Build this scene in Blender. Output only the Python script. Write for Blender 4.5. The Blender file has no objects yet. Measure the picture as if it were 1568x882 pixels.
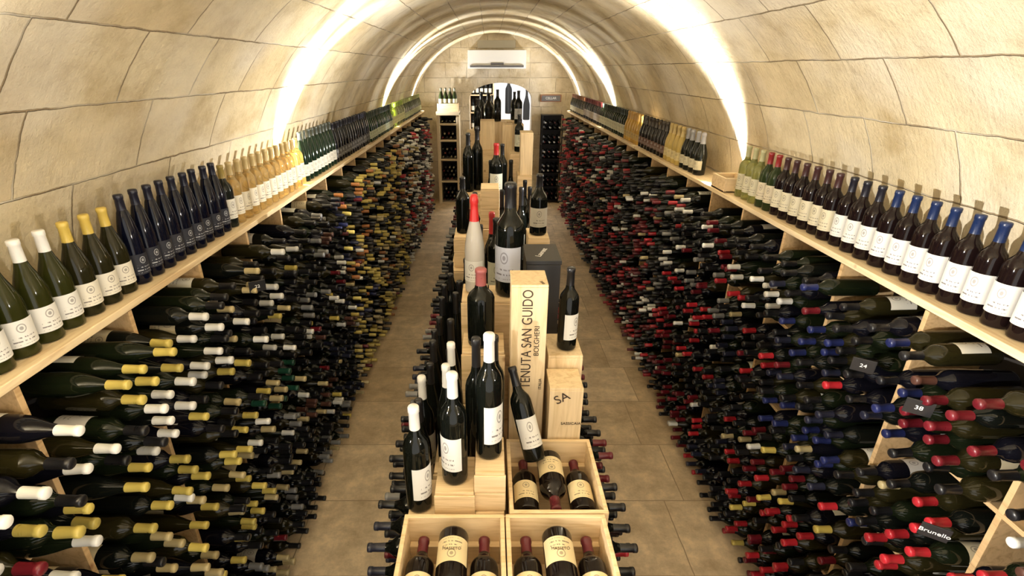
import bpy, math, random
import numpy as np
import bmesh
from mathutils import Matrix, Vector
random.seed(7); np.random.seed(7)
scene = bpy.context.scene
try:
    scene.view_settings.view_transform = 'Standard'
except Exception: pass

# ---------------------------------------------------------------- materials
def newmat(name):
    m = bpy.data.materials.new(name); m.use_nodes = True
    nt = m.node_tree; b = nt.nodes['Principled BSDF']
    return m, nt, b
def N(nt, t, **kw):
    n = nt.nodes.new(t)
    for k, v in kw.items():
        if hasattr(n, k): setattr(n, k, v)
        else: n.inputs[k.replace('_', ' ')].default_value = v
    return n
def ramp(nt, stops):
    r = nt.nodes.new('ShaderNodeValToRGB'); e = r.color_ramp.elements
    while len(e) < len(stops): e.new(0.5)
    for i, (p, c) in enumerate(stops):
        e[i].position = p; e[i].color = (*c, 1)
    return r
def mixc(nt, fac, a, b, mode='MIX'):
    m = nt.nodes.new('ShaderNodeMix'); m.data_type = 'RGBA'; m.blend_type = mode
    for sock, v in ((m.inputs[0], fac), (m.inputs[6], a), (m.inputs[7], b)):
        if isinstance(v, bpy.types.NodeSocket): nt.links.new(v, sock)
        elif isinstance(v, (int, float)): sock.default_value = v
        else: sock.default_value = (*v, 1)
    return m.outputs[2]

def simple(name, col, rough=.5, metal=0, emit=None, es=0):
    m, nt, b = newmat(name)
    b.inputs['Base Color'].default_value = (*col, 1)
    b.inputs['Roughness'].default_value = rough
    b.inputs['Metallic'].default_value = metal
    n = N(nt, 'ShaderNodeTexNoise', Scale=60.0)
    bp = N(nt, 'ShaderNodeBump', Strength=.04)
    nt.links.new(n.outputs[0], bp.inputs['Height']); nt.links.new(bp.outputs[0], b.inputs['Normal'])
    if emit:
        b.inputs['Emission Color'].default_value = (*emit, 1); b.inputs['Emission Strength'].default_value = es
    return m

def stone_mat(name, bw=.56, rh=.275, c1=(.82, .72, .51), c2=(.66, .535, .325), mortar=(.36, .27, .16)):
    m, nt, b = newmat(name); L = nt.links.new
    uv = N(nt, 'ShaderNodeUVMap')
    nz = N(nt, 'ShaderNodeTexNoise', Scale=7.0, Detail=6.0, Roughness=.65)
    add = N(nt, 'ShaderNodeMixRGB', blend_type='ADD'); add.inputs[0].default_value = .022
    L(uv.outputs[0], nz.inputs['Vector']); L(uv.outputs[0], add.inputs[1]); L(nz.outputs['Color'], add.inputs[2])
    br = N(nt, 'ShaderNodeTexBrick', Scale=1.0); br.offset = .42; br.squash = .8; br.squash_frequency = 3
    br.inputs['Brick Width'].default_value = bw; br.inputs['Row Height'].default_value = rh
    br.inputs['Mortar Size'].default_value = .004; br.inputs['Mortar Smooth'].default_value = .6
    br.inputs['Color1'].default_value = (0, 0, 0, 1); br.inputs['Color2'].default_value = (1, 1, 1, 1)
    br.inputs['Mortar'].default_value = (.5, .5, .5, 1)
    L(add.outputs[0], br.inputs['Vector'])
    base = mixc(nt, br.outputs['Color'], c1, c2)
    n2 = N(nt, 'ShaderNodeTexNoise', Scale=4.0, Detail=9.0, Roughness=.7); L(uv.outputs[0], n2.inputs['Vector'])
    r2 = ramp(nt, [(.33, (.74, .68, .56)), (.5, (.97, .96, .92)), (.7, (1.14, 1.13, 1.1))]); L(n2.outputs[0], r2.inputs[0])
    c = mixc(nt, 1.0, base, r2.outputs[0], 'MULTIPLY')
    n4 = N(nt, 'ShaderNodeTexNoise', Scale=1.6, Detail=4.0); L(uv.outputs[0], n4.inputs['Vector'])
    r4 = ramp(nt, [(.45, (0, 0, 0)), (.62, (1, 1, 1))]); L(n4.outputs[0], r4.inputs[0])
    c = mixc(nt, r4.outputs[0], c, mixc(nt, .35, c, (.88, .84, .76)))
    n5 = N(nt, 'ShaderNodeTexNoise', Scale=3.0, Detail=2.0); L(uv.outputs[0], n5.inputs['Vector'])
    r5 = ramp(nt, [(.45, mortar), (.65, (.80, .73, .58))]); L(n5.outputs[0], r5.inputs[0])
    c = mixc(nt, br.outputs['Fac'], c, r5.outputs[0])
    L(c, b.inputs['Base Color']); b.inputs['Roughness'].default_value = .9
    n3 = N(nt, 'ShaderNodeTexNoise', Scale=14.0, Detail=10.0, Roughness=.72); L(uv.outputs[0], n3.inputs['Vector'])
    mp = N(nt, 'ShaderNodeMapping'); mp.inputs['Scale'].default_value = (60, 14, 1); mp.inputs['Rotation'].default_value = (0, 0, .6); L(uv.outputs[0], mp.inputs[0])
    n6 = N(nt, 'ShaderNodeTexNoise', Scale=1.0, Detail=3.0); L(mp.outputs[0], n6.inputs['Vector'])
    h0 = N(nt, 'ShaderNodeMath', operation='MULTIPLY_ADD'); h0.inputs[1].default_value = .35
    L(n6.outputs[0], h0.inputs[0]); L(n3.outputs[0], h0.inputs[2])
    hb = N(nt, 'ShaderNodeMath', operation='MULTIPLY_ADD'); hb.inputs[1].default_value = .45
    L(br.outputs['Color'], hb.inputs[0]); L(h0.outputs[0], hb.inputs[2])
    h = N(nt, 'ShaderNodeMath', operation='MULTIPLY_ADD'); h.inputs[1].default_value = -1.6
    L(br.outputs['Fac'], h.inputs[0]); L(hb.outputs[0], h.inputs[2])
    bp = N(nt, 'ShaderNodeBump', Strength=.9, Distance=.018); L(h.outputs[0], bp.inputs['Height'])
    L(bp.outputs[0], b.inputs['Normal'])
    return m

def floor_mat():
    m, nt, b = newmat('limestone_tiles'); L = nt.links.new
    uv = N(nt, 'ShaderNodeTexCoord')
    mp = N(nt, 'ShaderNodeMapping'); mp.inputs['Location'].default_value = (.33, .17, 0); L(uv.outputs['Object'], mp.inputs[0])
    nz = N(nt, 'ShaderNodeTexNoise', Scale=9.0, Detail=4.0); L(uv.outputs['Object'], nz.inputs['Vector'])
    add = N(nt, 'ShaderNodeMixRGB', blend_type='ADD'); add.inputs[0].default_value = .01
    L(mp.outputs[0], add.inputs[1]); L(nz.outputs['Color'], add.inputs[2])
    br = N(nt, 'ShaderNodeTexBrick', Scale=1.0); br.offset = .37; br.squash = .7; br.squash_frequency = 2
    br.inputs['Brick Width'].default_value = .78; br.inputs['Row Height'].default_value = .52
    br.inputs['Mortar Size'].default_value = .004; br.inputs['Mortar Smooth'].default_value = .5
    br.inputs['Color1'].default_value = (0, 0, 0, 1); br.inputs['Color2'].default_value = (1, 1, 1, 1)
    L(add.outputs[0], br.inputs['Vector'])
    base = mixc(nt, br.outputs['Color'], (.55, .42, .265), (.74, .60, .42))
    n2 = N(nt, 'ShaderNodeTexNoise', Scale=6.0, Detail=10.0, Roughness=.75); L(uv.outputs['Object'], n2.inputs['Vector'])
    r2 = ramp(nt, [(.3, (.62, .57, .49)), (.5, (.94, .93, .9)), (.68, (1.32, 1.3, 1.24))]); L(n2.outputs[0], r2.inputs[0])
    c = mixc(nt, 1.0, base, r2.outputs[0], 'MULTIPLY')
    c = mixc(nt, br.outputs['Fac'], c, (.38, .28, .17))
    L(c, b.inputs['Base Color']); b.inputs['Roughness'].default_value = .42
    bp = N(nt, 'ShaderNodeBump', Strength=.25, Distance=.004, invert=True); L(br.outputs['Fac'], bp.inputs['Height'])
    L(bp.outputs[0], b.inputs['Normal'])
    return m

def wood_mat(name, a, c, axis='Y', rough=.55, sc=1.0):
    m, nt, b = newmat(name); L = nt.links.new
    tc = N(nt, 'ShaderNodeTexCoord'); mp = N(nt, 'ShaderNodeMapping')
    s = {'X': (1.2, 16, 16), 'Y': (16, 1.2, 16), 'Z': (16, 16, 1.2)}[axis]
    mp.inputs['Scale'].default_value = tuple(v * sc for v in s)
    L(tc.outputs['Object'], mp.inputs[0])
    n = N(nt, 'ShaderNodeTexNoise', Scale=2.2, Detail=6.0, Roughness=.6, Distortion=1.2); L(mp.outputs[0], n.inputs['Vector'])
    r = ramp(nt, [(.32, c), (.52, a), (.75, tuple(min(1, v * 1.12) for v in a))]); L(n.outputs[0], r.inputs[0])
    vo = N(nt, 'ShaderNodeTexVoronoi', Scale=5.5); L(tc.outputs['Object'], vo.inputs['Vector'])
    rk = ramp(nt, [(.03, (.35, .18, .07)), (.085, (1, 1, 1))]); L(vo.outputs['Distance'], rk.inputs[0])
    c2 = mixc(nt, .8, r.outputs[0], rk.outputs[0], 'MULTIPLY')
    L(c2, b.inputs['Base Color']); b.inputs['Roughness'].default_value = rough
    bp = N(nt, 'ShaderNodeBump', Strength=.12, Distance=.004); L(n.outputs[0], bp.inputs['Height']); L(bp.outputs[0], b.inputs['Normal'])
    return m

def attr_mat(name, rough, coat=0, trans=0, metal=0, spec=.5):
    m, nt, b = newmat(name); L = nt.links.new
    a = N(nt, 'ShaderNodeAttribute', attribute_name='tint')
    L(a.outputs['Color'], b.inputs['Base Color'])
    n = N(nt, 'ShaderNodeTexNoise', Scale=35.0)
    r = N(nt, 'ShaderNodeMapRange'); r.inputs['To Min'].default_value = rough * .7; r.inputs['To Max'].default_value = rough * 1.4
    L(n.outputs[0], r.inputs[0]); L(r.outputs[0], b.inputs['Roughness'])
    b.inputs['Coat Weight'].default_value = coat; b.inputs['Coat Roughness'].default_value = .05
    b.inputs['Transmission Weight'].default_value = trans
    b.inputs['Metallic'].default_value = metal
    b.inputs['Specular IOR Level'].default_value = spec
    return m

def label_mat():
    m, nt, b = newmat('printed_paper_label'); L = nt.links.new
    a = N(nt, 'ShaderNodeAttribute', attribute_name='tint')
    uv = N(nt, 'ShaderNodeUVMap'); sp = N(nt, 'ShaderNodeSeparateXYZ'); L(uv.outputs[0], sp.inputs[0])
    def M(op, x, y=None, z=None):
        n = N(nt, 'ShaderNodeMath', operation=op)
        for i, v in enumerate((x, y, z)):
            if v is None: continue
            if isinstance(v, bpy.types.NodeSocket): L(v, n.inputs[i])
            else: n.inputs[i].default_value = v
        return n.outputs[0]
    U, V = sp.outputs[0], sp.outputs[1]
    row = M('FRACT', M('MULTIPLY', V, 7.0))
    inrow = M('MULTIPLY', M('GREATER_THAN', row, .35), M('LESS_THAN', row, .68))
    mp = N(nt, 'ShaderNodeMapping'); mp.inputs['Scale'].default_value = (34, 7, 1); L(uv.outputs[0], mp.inputs[0])
    n = N(nt, 'ShaderNodeTexNoise', Scale=1.0, Detail=1.0); L(mp.outputs[0], n.inputs['Vector'])
    ink = M('MULTIPLY', inrow, M('GREATER_THAN', n.outputs[0], .5))
    mar = M('LESS_THAN', M('ABSOLUTE', M('SUBTRACT', U, .5)), .27)
    vm = M('LESS_THAN', M('ABSOLUTE', M('SUBTRACT', V, .28)), .2)
    ink = M('MULTIPLY', M('MULTIPLY', ink, mar), vm)
    du = M('MULTIPLY', M('SUBTRACT', U, .5), 1.5); dv = M('SUBTRACT', V, .70)
    d = M('SQRT', M('ADD', M('MULTIPLY', du, du), M('MULTIPLY', dv, dv)))
    ring = M('MULTIPLY', M('LESS_THAN', d, .17), M('GREATER_THAN', d, .13))
    core = M('LESS_THAN', d, .07)
    em = M('MULTIPLY', M('MAXIMUM', ring, core), .7)
    ink = M('MULTIPLY', M('MAXIMUM', ink, em), .8)
    sc = N(nt, 'ShaderNodeSeparateColor'); L(a.outputs['Color'], sc.inputs[0])
    inkc = mixc(nt, M('LESS_THAN', sc.outputs[0], .2), (.06, .045, .05), (.6, .62, .66))
    c = mixc(nt, ink, a.outputs['Color'], inkc)
    L(c, b.inputs['Base Color']); b.inputs['Roughness'].default_value = .6
    return m

M_STONE = stone_mat('limestone_blocks')
M_ENDSTONE = stone_mat('end_wall_stone', .5, .26, (.60, .52, .38), (.48, .40, .28), (.30, .24, .16))
M_FLOOR = floor_mat()
M_PINE = wood_mat('pine_shelf', (.82, .66, .42), (.66, .48, .27), 'Y')
M_RACK = wood_mat('rack_wood', (.60, .41, .21), (.43, .27, .12), 'Y')
M_CRATE = wood_mat('crate_pine', (.76, .58, .35), (.60, .42, .21), 'X', sc=1.3)
M_CRATEZ = wood_mat('crate_pine_upright', (.76, .60, .38), (.62, .46, .25), 'Z', sc=1.0)
M_GLASS = attr_mat('dark_bottle_glass', .07, spec=.28)
M_CAP = attr_mat('foil_capsule', .30)
M_LABEL = label_mat()
M_CLEAR = attr_mat('clear_bottle_glass', .06, trans=.75)
BMATS = [M_GLASS, M_CAP, M_LABEL, M_CLEAR]
M_BACK = simple('dark_back_panel', (.02, .016, .013), .8)
M_WHITE = simple('white_plastic', (.82, .83, .84), .35)
M_GREY = simple('grey_plastic', (.12, .12, .13), .5)
M_PLASTER = simple('white_plaster', (.8, .8, .82), .8)
M_INK = simple('burned_lettering', (.05, .03, .02), .7)
M_BLACK = simple('black_lacquer_card', (.02, .02, .022), .35)
M_METAL = simple('dark_metal', (.03, .03, .032), .4, .8)
M_LAMP = simple('lamp_lens', (1, 1, 1), .5, 0, (1, .96, .9), 6)

# ---------------------------------------------------------------- mesh helpers
def link(o, parent=None):
    scene.collection.objects.link(o)
    if parent: o.parent = parent
    return o
class Boxes:
    def __init__(s): s.v = []; s.f = []; s.m = []
    def add(s, x0, x1, y0, y1, z0, z1, m=0):
        o = len(s.v)
        s.v += [(x0,y0,z0),(x1,y0,z0),(x1,y1,z0),(x0,y1,z0),(x0,y0,z1),(x1,y0,z1),(x1,y1,z1),(x0,y1,z1)]
        s.f += [tuple(o+i for i in q) for q in ((0,3,2,1),(4,5,6,7),(0,1,5,4),(1,2,6,5),(2,3,7,6),(3,0,4,7))]
        s.m += [m]*6
    def obj(s, name, mats, bevel=.002, parent=None):
        me = bpy.data.meshes.new(name); me.from_pydata(s.v, [], s.f)
        for m in mats: me.materials.append(m)
        me.polygons.foreach_set('material_index', s.m); me.update()
        o = bpy.data.objects.new(name, me); link(o, parent)
        if bevel:
            b = o.modifiers.new('bevel', 'BEVEL'); b.width = bevel; b.segments = 2
        return o

PROF = {
 'bordeaux': dict(body=[(.028,0),(.0365,.003),(.038,.010),(.038,.175),(.0372,.190),(.033,.203),(.025,.214),(.018,.224),(.0150,.238)], cap=[(.0152,.238),(.0142,.283),(.0158,.285),(.0158,.297),(.0135,.300),(.0004,.3003)], lab=(.045,.140)),
 'burgundy': dict(body=[(.030,0),(.0395,.003),(.041,.010),(.041,.135),(.0395,.155),(.034,.178),(.027,.200),(.020,.220),(.0155,.238)], cap=[(.0156,.238),(.0142,.283),(.0158,.285),(.0158,.297),(.0135,.300),(.0004,.3003)], lab=(.035,.110)),
 'flute': dict(body=[(.027,0),(.0355,.003),(.037,.010),(.037,.120),(.036,.150),(.0315,.185),(.0255,.215),(.0190,.242),(.0152,.250)], cap=[(.0154,.250),(.0142,.284),(.0156,.286),(.0156,.297),(.0135,.300),(.0004,.3003)], lab=(.035,.105)),
 'champagne': dict(body=[(.030,0),(.042,.004),(.0435,.012),(.0435,.130),(.041,.155),(.034,.182),(.026,.205),(.0205,.222)], cap=[(.0208,.222),(.0165,.255),(.0160,.272),(.0185,.276),(.0175,.292),(.012,.300),(.0004,.3003)], lab=(.040,.105)),
}
_tc = {}
def template(kind, n, label, fine=True):
    key = (kind, n, label, fine)
    if key in _tc: return _tc[key]
    P = PROF[kind]; body = P['body']; cap = P['cap']
    if not fine:
        body = [body[i] for i in (1, 3, 5, 7, 8)] if len(body) > 8 else [body[1], body[3], body[5], body[7]]
        cap = [cap[0], cap[-3], cap[-2], cap[-1]]
    rings = body + cap
    V = []; F = []; PT = []; UV = []
    ang = np.arange(n)*2*np.pi/n
    for r, z in rings:
        V.append(np.stack([r*np.cos(ang), r*np.sin(ang), np.full(n, z)], 1))
    for i in range(len(rings)-1):
        if i == len(body)-1: continue
        p = 0 if i < len(body)-1 else 1
        for k in range(n):
            k2 = (k+1) % n
            F.append((i*n+k, i*n+k2, (i+1)*n+k2, (i+1)*n+k)); PT.append(p)
            UV.append(((k/n, rings[i][1]), ((k+1)/n, rings[i][1]), ((k+1)/n, rings[i+1][1]), (k/n, rings[i+1][1])))
    V = np.concatenate(V)
    if label:
        z0, z1 = P['lab']; r = max(q[0] for q in body)+.0007; ns = max(8, n*5//8)
        aa = np.linspace(-1.25, 1.25, ns+1); o = len(V)
        a = np.stack([r*np.cos(aa), r*np.sin(aa), np.full(ns+1, z0)], 1)
        b = a.copy(); b[:, 2] = z1
        V = np.concatenate([V, a, b])
        for k in range(ns):
            F.append((o+k, o+k+1, o+ns+2+k, o+ns+1+k)); PT.append(2)
            u0, u1 = k/ns, (k+1)/ns
            UV.append(((u0,0),(u1,0),(u1,1),(u0,1)))
    _tc[key] = (V, np.array(F), np.array(PT), np.array(UV, dtype=np.float32))
    return _tc[key]

class Bottles:
    def __init__(s): s.V=[]; s.F=[]; s.M=[]; s.C=[]; s.UV=[]; s.n=0
    def add(s, kind, pos, rot=None, sr=1, sh=1, glass=(.01,.012,.01), cap=(.02,.02,.02), label=None, face=0, clear=False, n=16, fine=True):
        V, F, PT, UV = template(kind, n, label is not None, fine)
        v = V * np.array([sr, sr, sh])
        c, q = math.cos(face), math.sin(face)
        v = v @ np.array([[c, q, 0], [-q, c, 0], [0, 0, 1]])
        if rot is not None: v = v @ np.array(rot).T
        s.V.append(v + np.array(pos)); s.F.append(F + s.n); s.n += len(V)
        m = PT.copy()
        if clear: m[PT == 0] = 3
        s.M.append(m)
        cols = np.array([(*glass, 1), (*cap, 1), (*(label or (1,1,1)), 1)], dtype=np.float32)
        s.C.append(cols[PT]); s.UV.append(UV)
    def obj(s, name, parent=None):
        V = np.concatenate(s.V).astype(np.float32); F = np.concatenate(s.F).astype(np.int32)
        me = bpy.data.meshes.new(name)
        me.vertices.add(len(V)); me.vertices.foreach_set('co', V.ravel())
        me.loops.add(F.size); me.loops.foreach_set('vertex_index', F.ravel())
        me.polygons.add(len(F)); me.polygons.foreach_set('loop_start', np.arange(len(F), dtype=np.int32)*4)
        for m in BMATS: me.materials.append(m)
        me.polygons.foreach_set('material_index', np.concatenate(s.M).astype(np.int32))
        me.polygons.foreach_set('use_smooth', np.ones(len(F), dtype=bool))
        me.update(calc_edges=True)
        at = me.attributes.new('tint', 'FLOAT_COLOR', 'FACE'); at.data.foreach_set('color', np.concatenate(s.C).ravel())
        uv = me.uv_layers.new(name='UVMap'); uv.data.foreach_set('uv', np.concatenate(s.UV).ravel())
        me.validate()
        return link(bpy.data.objects.new(name, me), parent)

def axis_rot(d):
    return np.array(Vector(d).to_track_quat('Z', 'Y').to_matrix())

def text(body, loc, size, rot, parent=None, mat=M_INK, name='lettering', align='CENTER', sx=1):
    cu = bpy.data.curves.new(name, 'FONT'); cu.body = body; cu.size = size; cu.align_x = align; cu.align_y = 'CENTER'; cu.extrude = .0004
    cu.materials.append(mat)
    o = bpy.data.objects.new(name, cu); link(o, parent); o.location = loc; o.rotation_euler = rot; o.scale = (sx, 1, 1)
    return o

# ---------------------------------------------------------------- room
CX, A, ZS, B = .14, 1.60, 1.62, 1.47
Y0, YE = -1.6, 10.5
def sheet(name, prof, y0, y1, mat):
    V = []; F = []
    s = [0]
    for a, b in zip(prof[:-1], prof[1:]): s.append(s[-1]+math.dist(a, b))
    ny = 40
    for j in range(ny+1):
        y = y0+(y1-y0)*j/ny
        for p in prof: V.append((p[0], y, p[1]))
    k = len(prof)
    for j in range(ny):
        for i in range(k-1):
            F.append((j*k+i, j*k+i+1, (j+1)*k+i+1, (j+1)*k+i))
    me = bpy.data.meshes.new(name); me.from_pydata(V, [], F); me.materials.append(mat)
    uv = me.uv_layers.new(name='UVMap')
    for l in me.loops:
        vi = l.vertex_index; uv.data[l.index].uv = (V[vi][1], s[vi % k])
    me.polygons.foreach_set('use_smooth', [True]*len(F)); me.update()
    return link(bpy.data.objects.new(name, me))
vault = [(CX - A*math.cos(t), ZS + B*math.sin(t)) for t in np.linspace(0, math.pi, 65)]
sheet('ceiling', vault, Y0, YE, M_STONE)
sheet('wall_left', [(CX-A, 0), (CX-A, ZS)], Y0, YE, M_STONE)
sheet('wall_right', [(CX+A, ZS), (CX+A, 0)], Y0, YE, M_STONE)
fl = Boxes(); fl.add(CX-A-.1, CX+A+.1, Y0, 14.2, -.1, 0); fl.obj('floor', [M_FLOOR], 0)

DX0, DX1, DS, DT = -.37, .84, 1.95, 2.24
def outline():
    pts = [(CX-A, 0), (DX0, 0), (DX0, DS)]
    c = (DX0+DX1)/2; hw = (DX1-DX0)/2
    for t in np.linspace(math.pi, 0, 17)[1:-1]:
        pts.append((c+hw*math.cos(t), DS+(DT-DS)*math.sin(t)))
    pts += [(DX1, DS), (DX1, 0), (CX+A, 0)]
    pts += [(x, z) for x, z in vault[::-1]]
    return pts
pts = outline(); n = len(pts)
bm = bmesh.new()
f0 = [bm.verts.new((x, YE, z)) for x, z in pts]; f1 = [bm.verts.new((x, YE+.35, z)) for x, z in pts]
bm.faces.new(f0); bm.faces.new(f1[::-1])
for i in range(n): bm.faces.new((f0[i], f1[i], f1[(i+1) % n], f0[(i+1) % n]))
bmesh.ops.recalc_face_normals(bm, faces=bm.faces)
uvl = bm.loops.layers.uv.new('UVMap')
for f in bm.faces:
    for l in f.loops: l[uvl].uv = (l.vert.co.x+(l.vert.co.y-YE), l.vert.co.z)
me = bpy.data.meshes.new('wall_end'); bm.to_mesh(me); bm.free(); me.materials.append(M_ENDSTONE)
link(bpy.data.objects.new('wall_end', me))
for nm, d in (('wall_anteroom_back', (-1.3, 1.9, 13.6, 13.7, 0, 3.0)), ('wall_anteroom_left', (-1.4, -1.3, YE+.36, 13.7, 0, 3.0)),
              ('wall_anteroom_right', (1.9, 2.0, YE+.36, 13.7, 0, 3.0)), ('ceiling_anteroom', (-1.4, 2.0, YE+.36, 13.7, 3.0, 3.1))):
    rb = Boxes(); rb.add(*d); rb.obj(nm, [M_PLASTER], 0)
sh = Boxes()
for x in (-.45, .12): sh.add(x-.015, x+.015, 13.1, 13.5, 0, 2.3)
for z in (.3, .7, 1.1, 1.5, 1.9, 2.28): sh.add(-.45, .12, 13.1, 13.5, z-.012, z+.012)
sh.add(-.45, .12, 13.5, 13.52, 0, 2.3, 1)
shelf = sh.obj('anteroom_bottle_shelf', [M_RACK, M_BACK])
bb = Bottles()
for z in (.712, 1.112, 1.512, 1.912):
    for i in range(5): bb.add('bordeaux', (-.38+i*.105, 13.25, z), label=(.7,.65,.5), face=-math.pi/2, n=10)
bb.obj('bottles', shelf)
po = Boxes(); po.add(.25, 1.3, 13.56, 13.598, .003, 2.6); poster = po.obj('bottle_poster', [M_PLASTER])
bb = Bottles()
bb.add('bordeaux', (.5, 13.553, 1.45), rot=[[1,0,0],[0,.05,0],[0,0,1]], sr=2.2, sh=3, glass=(.02,.02,.02))
bb.add('burgundy', (.95, 13.553, 1.3), rot=[[1,0,0],[0,.05,0],[0,0,1]], sr=2, sh=2.4, glass=(.03,.03,.03)); bb.obj('silhouettes', poster)

pl = Boxes()
px0, px1, py0, py1 = -.98, -.55, 10.11, 10.49
pl.add(px0, px0+.06, py0, py1, 0, 1.72); pl.add(px1-.06, px1, py0, py1, 0, 1.72)
for z in (0, .42, .84, 1.2, 1.5): pl.add(px0+.06, px1-.06, py0, py1, z, z+.035)
pl.add(px0, px1, py0-.02, py1, 1.68, 1.75); pl.add(px0+.06, px1-.06, py1-.03, py1-.002, 0, 1.7, 1)
pil = pl.obj('stone_bottle_niche', [simple('niche_stone', (.66,.55,.38), .85), M_BACK], .006)
bb = Bottles()
for z0, rows in ((.035, 4), (.455, 4), (.875, 3), (1.235, 2), (1.535, 1)):
    for r in range(rows):
        for i in range(3 + (r % 2 == 0)):
            bb.add('bordeaux', (px0+.105+i*.078+(0 if r % 2 == 0 else .039), py0+.32, z0+.04+r*.072), rot=axis_rot((0,-1,0)), n=10, fine=False, glass=(.02,.02,.02), cap=random.choice([(.02,.02,.02),(.2,.02,.02),(.4,.35,.2)]))
bb.obj('bottles', pil)
cr = Boxes(); cz = 1.752
cr.add(px0+.02, px1-.02, py0+.02, py0+.035, cz, 1.89); cr.add(px0+.02, px1-.02, py0+.3, py0+.315, cz, 1.89)
cr.add(px0+.02, px0+.035, py0+.035, py0+.3, cz, 1.89); cr.add(px1-.035, px1-.02, py0+.035, py0+.3, cz, 1.89); cr.add(px0+.035, px1-.035, py0+.035, py0+.3, cz, 1.86)
crt = cr.obj('wine_crate', [M_CRATE])
bb = Bottles()
for j in range(2):
    for i in range(4): bb.add('burgundy', (px0+.09+i*.085, py0+.09+j*.12, 1.86), label=(.6,.58,.4), cap=(.1,.1,.05), glass=(.02,.03,.01), face=-math.pi/2, n=10)
bb.obj('bottles', crt)
rk = Boxes(); rx0, rx1 = 1.02, 1.42
for x in (rx0, rx1-.02): rk.add(x, x+.02, 10.16, 10.18, 0, 1.68)
for x in (rx0, rx1-.02): rk.add(x, x+.02, 10.44, 10.46, 0, 1.68)
for z in np.arange(.05, 1.7, .27): rk.add(rx0, rx1, 10.16, 10.46, z, z+.012)
rk.add(rx0, rx1, 10.465, 10.485, 0, 1.68)
rko = rk.obj('metal_bottle_rack', [M_METAL], .002)
bb = Bottles()
for z in np.arange(.05, 1.5, .27):
    for r in range(2):
        for i in range(4): bb.add('bordeaux', (rx0+.065+i*.09, 10.44, z+.055+r*.09), rot=axis_rot((0,-1,0)), n=10, fine=False, glass=(.015,.015,.015), cap=random.choice([(.02,.02,.02),(.5,.5,.5),(.1,.02,.02)]))
bb.obj('bottles', rko)
sg = Boxes(); sg.add(1.0, 1.4, YE-.032, YE-.002, 1.9, 2.03); sg.add(1.02, 1.38, YE-.036, YE-.032, 1.915, 2.015, 1)
sgo = sg.obj('wall_sign', [simple('sign_frame', (.25,.1,.05), .5), M_GREY])
text('CELLAR', (1.2, YE-.038, 1.965), .06, (math.pi/2, 0, 0), sgo, M_WHITE)

ac = Boxes(); ax0, ax1 = -.38, .69
ac.add(ax0, ax1, 10.29, YE-.002, 2.49, 2.80); ac.add(ax0+.04, ax1-.04, 10.275, 10.3, 2.51, 2.545, 1); ac.add(ax0+.42, ax0+.66, 10.284, 10.291, 2.555, 2.59, 1)
for i in range(5): ac.add(ax0+.03, ax1-.03, 10.31+i*.03, 10.32+i*.03, 2.799, 2.804, 1)
ac.obj('air_conditioner', [M_WHITE, M_GREY], .012)
bd = Boxes(); bd.add(-.2, .5, YE-.032, YE-.002, 2.84, 2.97); bd.obj('vent_panel', [simple('aged_panel', (.40,.38,.33), .7)], .004)

# ---------------------------------------------------------------- side racks, shelves
XL, XR, ZT = -1.20, 1.47, 1.77
RY0, RY1 = -.7, 10.08
def make_rack(side):
    bx = Boxes()
    if side < 0: xf, xb = XL-.004, CX-A+.01
    else: xf, xb = XR+.004, CX+A-.01
    lo, hi = min(xf, xb), max(xf, xb)
    cw, ch = .45, .43
    ny = int((RY1-RY0)/cw)
    for i in range(ny+1):
        y = RY0+i*cw; bx.add(lo, hi, y-.009, y+.009, 0, 1.742, 0)
    for k in range(5):
        z = .01+k*ch
        if k < 4: bx.add(lo+.001, hi-.001, RY0, RY0+ny*cw, z, z+.016, 0)
    back = (xb, xb+.008) if side < 0 else (xb-.008, xb)
    bx.add(back[0], back[1], RY0, RY0+ny*cw, 0, 1.74, 1)
    return bx.obj('wine_rack', [M_RACK, M_BACK], .0015), cw, ch, ny
PAL = dict(W=(.78,.78,.75), G=(.56,.45,.11), K=(.010,.010,.012), R=(.40,.018,.028), D=(.13,.009,.016), U=(.014,.02,.09), E=(.01,.05,.03), P=(.09,.04,.03), S=(.22,.22,.22), T=(.46,.38,.20), O=(.35,.13,.03), N=(.015,.017,.035))
def zone(side, y, z):
    if side < 0:
        if y < 1.1: return 'WWWWWKWG' if z > .7 else 'KKWT'
        if y < 1.9: return 'GGGGGTWK' if z > .55 else 'KKTWSG'
        if y < 2.5: return 'WWKTGK' if z > 1.3 else ('KKKWSTGE' if z > .8 else 'KKTSK')
        if y < 3.6: return 'KKKKNSKPW'
        if y < 4.6: return 'GGGKKUO' if z > .5 else 'KGKTG'
        if y < 6.4: return 'GGGKOTK'
        if y < 8: return 'WWKKRWOT'
        return 'KWRKDSW'
    if y < 1.4: return 'KKDDPK' if z > 1.35 else 'RRRRKDK'
    if y < 2.1: return 'UUUKKN' if z > .9 else 'KRDRKG'
    if y < 2.7: return 'RRWNDKK' if z > 1.35 else 'NKKKDR'
    if y < 3.8: return 'KKKSDRWRK' if z > .9 else 'KDKRKD'
    if y < 5.2: return 'KDDRKKWK'
    if y < 7.5: return 'KDDRRKWKK'
    return 'RRDDKWKK'
def sid(*a):
    h = 17
    for v in a: h = (h*1000003) ^ (int(v)+101); h &= 0xffffffff
    return h
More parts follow.
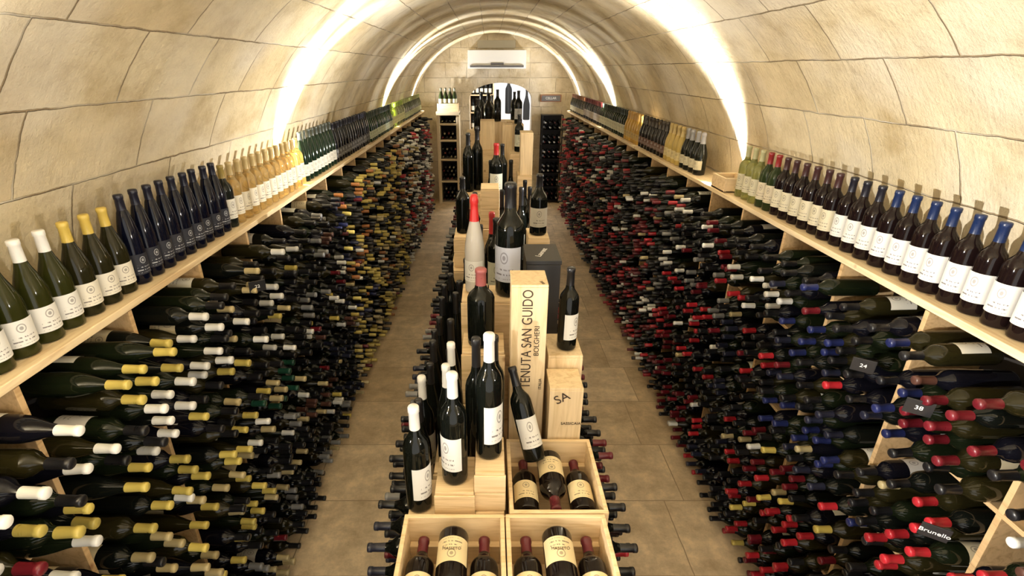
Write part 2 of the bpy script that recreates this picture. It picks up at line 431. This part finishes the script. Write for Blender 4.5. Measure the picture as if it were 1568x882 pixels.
def stock(side, rack, cw, ch, ny):
    bt = Bottles(); rnd = random.Random(11+side)
    for ci in range(ny):
        for k in range(4):
            z0 = .026+k*ch
            for r in range(5):
                odd = r % 2
                for c in range(5-odd):
                    if rnd.random() < .08 or (r == 4 and rnd.random() < .35): continue
                    y = RY0+ci*cw+.009+.043+c*.0865+(.043 if odd else 0)
                    z = z0+.040+r*.0755
                    key = random.Random(sid(side, ci, k, (r+1)//2, c//2, 5))
                    letter = key.choice(zone(side, y, z))
                    if rnd.random() < .15: letter = rnd.choice('KKKDTWG' if side < 0 else 'KKKRDTW')
                    col = PAL[letter]; j = .7+.5*rnd.random(); col = tuple(min(1, q*j) for q in col)
                    near = y < 3.6
                    kind = 'burgundy' if letter in 'GTW' and rnd.random() < .6 else 'bordeaux'
                    glass = rnd.choice([(.004,.005,.004),(.006,.009,.004),(.004,.004,.007),(.014,.012,.004)])
                    tip = rnd.uniform(-.05, .02)
                    sr = .97 if kind == 'bordeaux' else .91
                    lab = None; fa = 0
                    if near and rnd.random() < .22:
                        lab = rnd.choice([(.7,.68,.6),(.6,.52,.35),(.5,.48,.45)])
                    if side < 0: pos = (XL-.12+tip, y, z); d = (1, rnd.uniform(-.05, .05), rnd.uniform(-.05, .02))
                    else: pos = (XR+.145-tip, y, z); d = (-1, rnd.uniform(-.05, .05), rnd.uniform(-.05, .02))
                    R = axis_rot(d); up = R.T @ np.array([0, 0, 1.0]); fa = math.atan2(up[1], up[0])+rnd.uniform(-1, 1)
                    bt.add(kind, pos, rot=R, sr=sr, glass=glass, cap=col, label=lab, face=fa, n=14 if near else 8, fine=near)
    return bt.obj('racked_bottles', rack)
for side in (-1, 1):
    rk, cw, ch, ny = make_rack(side); stock(side, rk, cw, ch, ny)
    s = Boxes()
    if side < 0: s.add(CX-A+.012, XL, RY0, RY1+.03, 1.745, ZT)
    else: s.add(XR, CX+A-.012, RY0, RY1+.03, 1.745, ZT)
    s.obj('display_shelf', [M_PINE], .003)

DK = (.004,.005,.004)
def shelf_row(side):
    bt = Bottles(); rnd = random.Random(3)
    y = .62
    x = XL-.075 if side < 0 else XR+.075
    face = 0 if side < 0 else math.pi
    while y < 10.0:
        kw = dict(n=24 if y < 4 else 12)
        p = .086
        if side < 0:
            if y < 1.44: a = ('burgundy', dict(glass=(.022,.024,.005), cap=(.80,.80,.78), label=(.74,.74,.72)))
            elif y < 1.69: a = ('burgundy', dict(glass=(.015,.014,.005), cap=(.62,.46,.10), label=(.74,.71,.62)))
            elif y < 2.42: a = ('flute', dict(glass=(.003,.004,.012), cap=(.010,.011,.024), label=(.012,.014,.026), sh=1.08)); p = .08
            elif y < 2.52: a = ('bordeaux', dict(glass=(.01,.012,.01), cap=(.3,.22,.06), label=(.70,.68,.60)))
            elif y < 3.5: a = ('bordeaux', dict(glass=(.78,.58,.24), cap=(.46,.35,.16), label=(.72,.67,.54), clear=True))
            elif y < 4.3: a = ('flute', dict(glass=(.006,.016,.008), cap=(.05,.06,.05), label=(.6,.58,.5), sh=1.1))
            elif y < 5.6: a = ('flute', dict(glass=(.004,.005,.008), cap=(.012,.012,.02), label=(.06,.06,.06), sh=1.05))
            elif y < 7.0: a = ('burgundy', dict(glass=(.01,.03,.01), cap=(.03,.05,.03), label=(.5,.55,.4)))
            elif y < 8.0: a = ('bordeaux', dict(glass=(.30,.36,.06), cap=(.25,.35,.05), label=(.55,.55,.3), clear=True))
            else: a = ('burgundy', dict(glass=(.03,.04,.01), cap=(.25,.28,.08), label=(.4,.42,.2)))
        else:
            if 3.15 < y < 3.75: y += .05; continue
            if y < 1.95: a = ('bordeaux', dict(glass=(.008,.004,.004), cap=(.008,.02,.075), label=(.70,.69,.66)))
            elif y < 2.25: a = ('bordeaux', dict(glass=(.008,.004,.004), cap=(.012,.012,.02), label=(.68,.67,.62)))
            elif y < 2.7: a = ('bordeaux', dict(glass=(.008,.004,.004), cap=(.05,.02,.02), label=(.60,.54,.38)))
            elif y < 2.92: a = ('bordeaux', dict(glass=(.02,.03,.01), cap=(.25,.02,.02), label=(.55,.47,.32)))
            elif y < 3.15: a = ('bordeaux', dict(glass=(.40,.42,.13), cap=(.4,.38,.2), label=(.5,.45,.3), clear=True))
            elif y < 4.1: a = ('champagne', dict(glass=(.008,.009,.006), cap=(.3,.3,.32), label=(.6,.55,.4))); p = .1
            elif y < 4.5: a = ('champagne', dict(glass=(.45,.33,.10), cap=(.5,.38,.15), label=(.6,.5,.25))); p = .1
            elif y < 5.3: a = ('champagne', dict(glass=(.012,.01,.008), cap=(.05,.04,.03), label=(.12,.06,.04))); p = .1
            elif y < 5.9: a = ('champagne', dict(glass=(.50,.30,.06), cap=(.5,.3,.08), label=(.5,.35,.12))); p = .1
            elif y < 7.3: a = ('bordeaux', dict(glass=(.012,.02,.008), cap=(.02,.03,.02), label=(.55,.55,.42)))
            elif y < 8.6: a = ('bordeaux', dict(glass=(.01,.01,.01), cap=(.12,.02,.02), label=(.4,.35,.3)))
            else: a = ('burgundy', dict(glass=(.02,.02,.01), cap=(.2,.08,.03), label=(.5,.45,.3)))
        kw.update(a[1])
        bt.add(a[0], (x+rnd.uniform(-.004,.004), y, ZT), face=face+rnd.uniform(-.12,.12)-(.35 if side < 0 else -.35), sr=.98, **kw)
        y += p
    return bt.obj('shelf_wine_bottles')
shelf_row(-1); shelf_row(1)

# ---------------------------------------------------------------- crates
def crate(x0, x1, y0, y1, z0, z1, upright=False, name='wine_crate', mat=None):
    b = Boxes(); t = .010; z0 += .0005
    b.add(x0+.002, x1-.002, y0+.002, y1-.002, z0, z1-t)
    b.add(x0, x1, y0, y1, z1-t, z1)
    if upright:
        b.add(x0, x1, y0-.002, y0+.004, z0, z1-t)
    else:
        b.add(x0-.003, x1+.003, y0-.004, y0+.004, z0+.004, z0+(z1-z0)*.48)
        b.add(x0-.003, x1+.003, y0-.004, y0+.004, z0+(z1-z0)*.50, z1-t-.001)
    return b.obj(name, [mat or (M_CRATEZ if upright else M_CRATE)], .0018)
def open_crate(x0, x1, y0, y1, z0, z1):
    b = Boxes(); t = .013
    b.add(x0, x1, y0, y1, z0, z0+t)
    b.add(x0, x1, y0, y0+t, z0+t, z1); b.add(x0, x1, y1-t, y1, z0+t, z1)
    b.add(x0, x0+t, y0+t, y1-t, z0+t, z1); b.add(x1-t, x1, y0+t, y1-t, z0+t, z1)
    b.add(x0+t, x1-t, y0+t, y0+t+.02, z0+t, z0+.09); b.add(x0+t, x1-t, y1-t-.02, y1-t, z0+t, z0+.09)
    return b.obj('open_wine_crate', [M_CRATE], .002)
CREAM = (.74,.62,.38)
def fill_crate(cr, x0, x1, y0, y1, zc, lettering=True):
    bt = Bottles(); w = (x1-x0)/3; L = y1-y0
    for i in range(3):
        x = x0+w*(i+.5)
        rev = (i == 1)
        d = (0, -1, 0) if rev else (0, 1, 0)
        yb = y1-.03 if rev else y0+.045
        R = axis_rot(d)
        up = R.T @ np.array([0, 0, 1.0]); fa = math.atan2(up[1], up[0])
        rr = 1.16 if rev else 1.08
        bt.add('bordeaux', (x, yb, zc+(.022 if rev else 0)), rot=R, sr=rr, sh=(L-.07)/.30, glass=(.008,.005,.004), cap=(.10,.012,.018), label=CREAM, face=fa, n=28)
        if lettering:
            text('MASSETO', (x, yb+(-.095 if rev else .085)*(L-.07)/.30, zc+(.022 if rev else 0)+.0387*rr), .0125, (0, 0, 0), cr)
    bt.obj('bottles', cr)
IT = 1.05
for x0, x1 in ((-.255, .048), (.052, .355)):
    c = open_crate(x0, x1, .80, 1.165, IT+.001, 1.24); fill_crate(c, x0+.015, x1-.015, .82, 1.15, 1.18)
c = open_crate(.065, .37, 1.17, 1.51, IT+.001, 1.24); fill_crate(c, .08, .355, 1.185, 1.495, 1.165, lettering=False)

isl = Boxes(); iy0, iy1 = .74, 8.2
isl.add(-.27, .38, iy0, iy1, 1.02, IT)
isl.add(-.27, .38, iy0, iy0+.018, 0, 1.02); isl.add(-.27, .38, iy1-.018, iy1, 0, 1.02)
isl.add(.045, .065, iy0+.02, iy1-.02, 0, 1.02, 1)
ncol = int((iy1-iy0-.04)/.45)
for i in range(1, ncol+1): isl.add(-.265, .375, iy0+i*.45-.008, iy0+i*.45+.008, 0, 1.02)
for z in (.01, .345, .68): isl.add(-.264, .374, iy0+.02, iy1-.02, z, z+.014)
io = isl.obj('island_wine_rack', [M_RACK, M_BACK], .0015)
bt = Bottles(); rnd = random.Random(4)
for side in (-1, 1):
    for ci in range(ncol+1):
        for k in range(3):
            for r in range(4):
                odd = r % 2
                for c in range(5-odd):
                    y = iy0+ci*.45+.052+c*.0865+(.043 if odd else 0); z = .024+k*.335+.040+r*.0755
                    if y > iy1-.06 or rnd.random() < .08: continue
                    key = random.Random(sid(side, ci, k, r//2, c//2, 9))
                    col = PAL[key.choice('KKKKDSKN' if side < 0 else 'KKDRKKKK')]
                    near = y < 3.4
                    x = (.03-.135+rnd.uniform(-.02,.02)) if side < 0 else (.08+.135+rnd.uniform(-.02,.02))
                    bt.add('bordeaux', (x, y, z), rot=axis_rot((side, rnd.uniform(-.04,.04), rnd.uniform(-.04,.02))), glass=(.005,.006,.005), cap=col, n=14 if near else 8, fine=near)
bt.obj('racked_bottles', io)

crate(-.165, -.045, 1.20, 1.36, IT, 1.29); crate(-.041, .050, 1.20, 1.375, IT, 1.205); crate(-.041, .050, 1.21, 1.375, 1.206, 1.36)
crate(-.255, -.17, 1.18, 1.36, IT, 1.19); crate(-.19, .055, 1.385, 1.60, IT, 1.20)
tg = crate(.078, .205, 1.60, 1.74, IT, 1.815, upright=True)
text('TENUTA SAN GUIDO', (.137, 1.597, 1.60), .052, (math.pi/2, -math.pi/2, 0), tg, sx=.80)
text('BOLGHERI', (.172, 1.597, 1.60), .026, (math.pi/2, -math.pi/2, 0), tg)
text('ITALIA', (.190, 1.597, 1.42), .016, (math.pi/2, -math.pi/2, 0), tg)
text('2002', (.185, 1.62, 1.8155), .014, (0, 0, -1.2), tg)
c1 = crate(.218, .338, 1.525, 1.655, IT, 1.45, upright=True); text('SA', (.262, 1.521, 1.41), .05, (math.pi/2, -.5, 0), c1)
text('SASSICAIA', (.30, 1.521, 1.30), .016, (math.pi/2, 0, 0), c1)
c2 = crate(.225, .355, 1.665, 1.84, IT, 1.50, upright=True)
bkx = Boxes(); bkx.add(.155, .295, 1.95, 2.16, IT+.001, 1.755); bkx.add(.152, .298, 1.947, 2.163, 1.757, 1.775)
bko = bkx.obj('black_gift_box', [M_BLACK], .002)
text('Laurent', (.225, 2.05, 1.7755), .035, (0, 0, 1.2), bko, M_WHITE); text('Grande Cuvee', (.225, 1.945, 1.66), .02, (math.pi/2, -math.pi/2, 0), bko, M_WHITE)
crate(.002, .145, 1.87, 2.04, IT, 1.63)
crate(-.11, -.003, 1.90, 2.08, IT, 1.62); crate(-.10, .06, 1.675, 1.83, IT, 1.51)
crate(-.20, -.11, 2.85, 3.05, 1.40, 1.59); crate(-.22, -.08, 2.8, 3.1, IT, 1.40)
crate(-.06, .08, 3.3, 3.55, IT, 1.50); crate(-.05, .07, 3.32, 3.5, 1.50, 1.77)
crate(.22, .36, 2.8, 3.1, IT, 1.40); crate(.23, .35, 2.82, 3.02, 1.40, 1.595)
crate(.0, .16, 2.4, 2.7, IT, 1.38)
crate(-.2, -.04, 4.05, 4.35, IT, 1.57); crate(.0, .15, 3.9, 4.2, IT, 1.55)
crate(.25, .37, 4.4, 4.62, IT, 1.65); crate(.27, .375, 4.42, 4.6, 1.65, 2.00, True)
crate(.2, .36, 4.75, 5.0, IT, 1.78); crate(-.05, .12, 4.85, 5.1, IT, 1.70)
crate(-.1, .12, 5.2, 5.5, IT, 1.75); crate(-.08, .06, 5.22, 5.45, 1.75, 2.02, True); crate(.14, .24, 5.3, 5.5, IT, 1.98, True)
crate(-.25, -.12, 5.0, 5.19, IT, 1.5); crate(.26, .37, 5.6, 5.8, IT, 1.95, True); crate(-.2, .1, 6.4, 6.8, IT, 1.8); crate(.12, .36, 6.5, 6.8, IT, 1.9, True)
crate(-.24, -.02, 5.8, 6.1, IT, 1.85); crate(.0, .2, 5.85, 6.1, IT, 1.95, True)
crate(-.22, .1, 7.4, 7.7, IT, 1.7)

bt = Bottles()
W = (.80,.80,.78); K = (.012,.012,.014)
def sb(kind, x, y, z, h, r, cap=K, label=None, glass=DK, face=-math.pi/2, n=24):
    base = {'bordeaux': .038, 'burgundy': .041, 'flute': .037, 'champagne': .0435}[kind]
    bt.add(kind, (x, y, z+.0005), sr=r/base, sh=h/.30, glass=glass, cap=cap, label=label, face=face, n=n)
LB = (.72,.72,.70)
sb('bordeaux', -.222, 1.25, 1.19, .385, .041, W, LB, face=-.6)
sb('bordeaux', -.106, 1.265, 1.29, .39, .041, W, LB, face=-2.2)
sb('bordeaux', .002, 1.30, 1.36, .43, .041, W, LB, face=-.7)
for (x, y, z, h, c) in [(-.14,1.44,1.2,.40,W),(-.13,1.55,1.2,.42,W),(-.04,1.44,1.2,.50,K),(-.235,1.43,IT,.42,K),(-.237,1.54,IT,.44,W),(-.22,1.66,IT,.42,K),(-.15,1.71,IT,.45,K),
    (-.22,1.78,IT,.45,K),(-.155,1.87,IT,.5,K),(-.23,1.93,IT,.42,K),(-.22,2.05,IT,.42,K),(-.15,2.14,IT,.5,K),(-.22,2.2,IT,.45,K),(-.14,2.28,IT,.5,K),(-.22,2.35,IT,.45,K),(-.1,2.42,1.05,.5,K),(-.2,2.5,IT,.45,K),(-.12,2.6,IT,.5,K),(-.21,2.68,IT,.45,K),(.3,2.3,IT,.5,K),(.22,2.3,IT,.5,K),
    (.05,2.2,IT,.62,K),(.12,2.24,IT,.58,(.02,.02,.06)),(-.03,2.22,IT,.6,K),(.2,2.45,IT,.5,K),(.32,2.45,IT,.48,K),(.02,2.8,IT,.55,K),(.12,2.82,IT,.6,K),(-.05,2.72,IT,.55,K),(.33,2.68,IT,.45,K)]:
    sb(random.choice(['bordeaux','burgundy']), x, y, z, h, .038, c, random.choice([None, None, (.5,.48,.42)]), face=random.uniform(-2.5,-.5))
sb('bordeaux', -.028, 1.745, 1.51, .31, .052, (.35,.10,.10), None)
sb('bordeaux', .085, 1.955, 1.63, .46, .057, K, (.40,.42,.50), face=-2.0)
sb('bordeaux', .300, 1.73, 1.50, .33, .037, K, (.76,.76,.74), face=-.8)
sb('bordeaux', .02, 1.545, 1.2, .45, .038, K)
sb('bordeaux', .29, 2.90, 1.595, .35, .05, K, (.45,.42,.35)); sb('bordeaux', .27, 2.55, IT, .5, .042, (.02,.02,.06), (.4,.4,.4))
sb('bordeaux', -.15, 2.95, 1.59, .33, .04, K)
for (x, y, z, h, r, c, l) in [(-.16,4.15,1.57,.46,.045,K,None),(-.09,4.22,1.57,.50,.045,K,None),(.06,4.0,1.55,.42,.05,(.4,.02,.02),(.6,.6,.5)),(.11,4.12,1.55,.40,.04,K,None),
    (.14,3.0,IT,.72,.05,K,None),(.16,3.3,IT,.6,.045,(.4,.03,.03),(.5,.5,.5)),(.02,3.0,IT,.65,.045,(.4,.03,.03),None),(-.05,2.9,IT,.6,.045,K,None),(.1,2.55,1.38,.4,.045,K,None),(.04,2.5,1.38,.42,.045,K,(.5,.5,.4)),
    (-.2,3.3,IT,.5,.042,K,None),(-.12,3.45,IT,.55,.042,K,None),(-.2,3.6,IT,.6,.042,K,None),(-.1,3.75,IT,.6,.045,K,(.4,.38,.3)),(-.2,3.85,IT,.6,.042,(.3,.02,.02),None),
    (.3,3.5,IT,.6,.042,K,None),(.24,3.7,IT,.65,.045,K,(.4,.4,.35)),(.32,3.95,IT,.6,.042,K,None),(.2,4.6,IT,.7,.045,K,None),(-.18,4.6,IT,.7,.042,K,None),(-.1,4.75,IT,.75,.045,K,None),(-.2,5.1,1.5,.4,.042,K,None),
    (.1,3.75,IT,.62,.042,K,None),(.0,3.7,IT,.6,.042,(.3,.02,.02),None),(.3,4.2,IT,.6,.042,K,None),(.02,4.45,IT,.72,.045,K,(.5,.45,.35)),(.12,4.7,IT,.7,.045,K,None),(.3,3.25,IT,.55,.042,K,None),(-.14,3.2,IT,.6,.042,K,None),
    (.28,4.88,1.78,.33,.04,K,(.5,.5,.4)),(-.12,5.95,1.85,.34,.04,K,None),(.1,5.97,1.95,.33,.04,K,None),(.315,5.7,1.95,.33,.042,K,(.4,.4,.4)),
    (.32,6.7,1.9,.33,.045,K,None),(.0,6.6,1.8,.42,.055,K,None),(-.1,7.5,1.7,.5,.06,K,None),(.05,7.6,1.7,.45,.045,K,None),(.3,7.4,IT,.75,.05,K,None)]:
    sb('bordeaux', x, y, z, h, r, c, l, n=16)
ib = bt.obj('standing_wine_bottles')
bt = Bottles()
d = Vector((-.075, .12, .27)); R = axis_rot(tuple(d.normalized())); up = R.T @ np.array([.2,-.8,.5])
bt.add('bordeaux', (.165, 1.42, 1.225), rot=R, sr=1.0, sh=1.12, glass=DK, cap=K, label=LB, face=math.atan2(up[1], up[0]), n=24)
bt.obj('leaning_wine_bottle')
bt = Bottles(); bt.add('champagne', (-.057, 2.0, 1.621), sr=.95, sh=1.38, glass=(.50,.48,.45), cap=(.6,.03,.03), label=(.65,.65,.63), face=-1.9, n=24); bt.obj('wrapped_sparkling_bottle')

b = Boxes()
b.add(XR+.01, XR+.162, 3.2, 3.40, ZT+.001, ZT+.012); b.add(XR+.01, XR+.022, 3.2, 3.40, ZT+.001, ZT+.09); b.add(XR+.15, XR+.162, 3.2, 3.40, ZT+.001, ZT+.09)
b.add(XR+.022, XR+.15, 3.2, 3.212, ZT+.001, ZT+.09); b.add(XR+.022, XR+.15, 3.388, 3.40, ZT+.001, ZT+.09); b.add(XR+.03, XR+.145, 3.23, 3.37, ZT+.012, ZT+.06, 1)
b.obj('leaflet_tray', [M_CRATE, M_WHITE])

tags = bpy.data.objects.new('chalk_price_tags', None); link(tags)
for (x, y, z, t) in [(1.32,1.55,1.53,'24'),(1.30,1.28,1.55,'38'),(1.31,1.1,1.24,'Brunello'),(1.30,.98,1.10,'85'),(-1.03,2.1,1.6,'22')]:
    b = Boxes(); b.add(-.004, 0, -.035, .035, -.028, .028); o = b.obj('tag', [M_BLACK], .0008, tags)
    o.location = (x, y, z); o.rotation_euler = (0, -.2, 1.0 if x > 0 else -1.0+math.pi)
    tt = text(t, (-.0048, 0, 0), .022, (math.pi/2, 0, -math.pi/2), o, M_WHITE)

# ---------------------------------------------------------------- lights
def uplight_and_fill(x, y, beams, radius=.02):  # builds the band lamps and the added fill lamps alike
    bm = bmesh.new(); bmesh.ops.create_cone(bm, segments=20, radius1=.028, radius2=.022, depth=.05, cap_ends=True)
    me = bpy.data.meshes.new('uplight_and_fill'); bm.to_mesh(me); bm.free(); me.materials.append(M_METAL); me.materials.append(M_LAMP)
    for p in me.polygons:
        if p.normal.z > .9: p.material_index = 1
    o = bpy.data.objects.new('uplight_and_fill_fixture', me); link(o); o.location = (x, y, ZT+.026)
    for power, tx, sy, size, blend in beams:
        l = bpy.data.lights.new('uplight_and_fill_beam', 'SPOT'); l.energy = power; l.spot_size = math.radians(size); l.spot_blend = blend
        l.shadow_soft_size = radius; l.color = (1, .965, .91)
        lo = bpy.data.objects.new('uplight_and_fill_beam', l); link(lo); lo.parent = o
        dirv = Vector((tx, y, 2.9)) - Vector((x, y, ZT+.07))
        zax = -dirv.normalized(); xax = Vector((0, 1, 0)); yax = zax.cross(xax)
        Rm = Matrix((xax, yax, zax)).transposed().to_4x4()
        lo.matrix_local = Matrix.Translation(Vector((0, 0, .045))) @ Rm @ Matrix.Diagonal((sy, 1, 1, 1))
xl, xr = CX-A+.075, CX+A-.075
for y, k, sy, br in ((3.48, 1, .17, 85), (7.2, 1.1, .27, 85), (10.0, .4, .20, 40)):
    for x, tx in ((xl, 0), (xr, .28)):
        uplight_and_fill(x, y, [(400*k, tx, sy, 150, .5), (br, 1.2 if x < 0 else -.9, 1, 115, 1.0)])  # narrow beam draws the band; second broad one is added fill
uplight_and_fill(xl, .30, [(560, 0, .5, 150, .5)]); uplight_and_fill(xr, .0, [(110, .28, .6, 150, .7)])
for y in (5.3, 8.7):  # added lamps, no known source here: broad fill between the bands
    uplight_and_fill(xl, y, [(60, 1.2, 1, 115, 1)]); uplight_and_fill(xr, y, [(60, -.9, 1, 115, 1)])
l = bpy.data.lights.new('anteroom_lamp', 'AREA'); l.energy = 90; l.size = 1.2; l.color = (.9,.94,1)
lo = bpy.data.objects.new('anteroom_lamp', l); link(lo); lo.location = (.3, 12.2, 2.95)
w = bpy.data.worlds.new('world'); scene.world = w; w.use_nodes = True
w.node_tree.nodes['Background'].inputs[0].default_value = (1, .96, .89, 1); w.node_tree.nodes['Background'].inputs[1].default_value = 2.2

# ---------------------------------------------------------------- camera
cam = bpy.data.cameras.new('camera'); cam.lens = 18.0; cam.sensor_width = 36; cam.shift_x = .023; cam.clip_start = .05
co = bpy.data.objects.new('camera', cam); link(co); co.location = (0, 0, 2.49); co.rotation_euler = (math.radians(90-23.2), 0, 0)
scene.camera = co
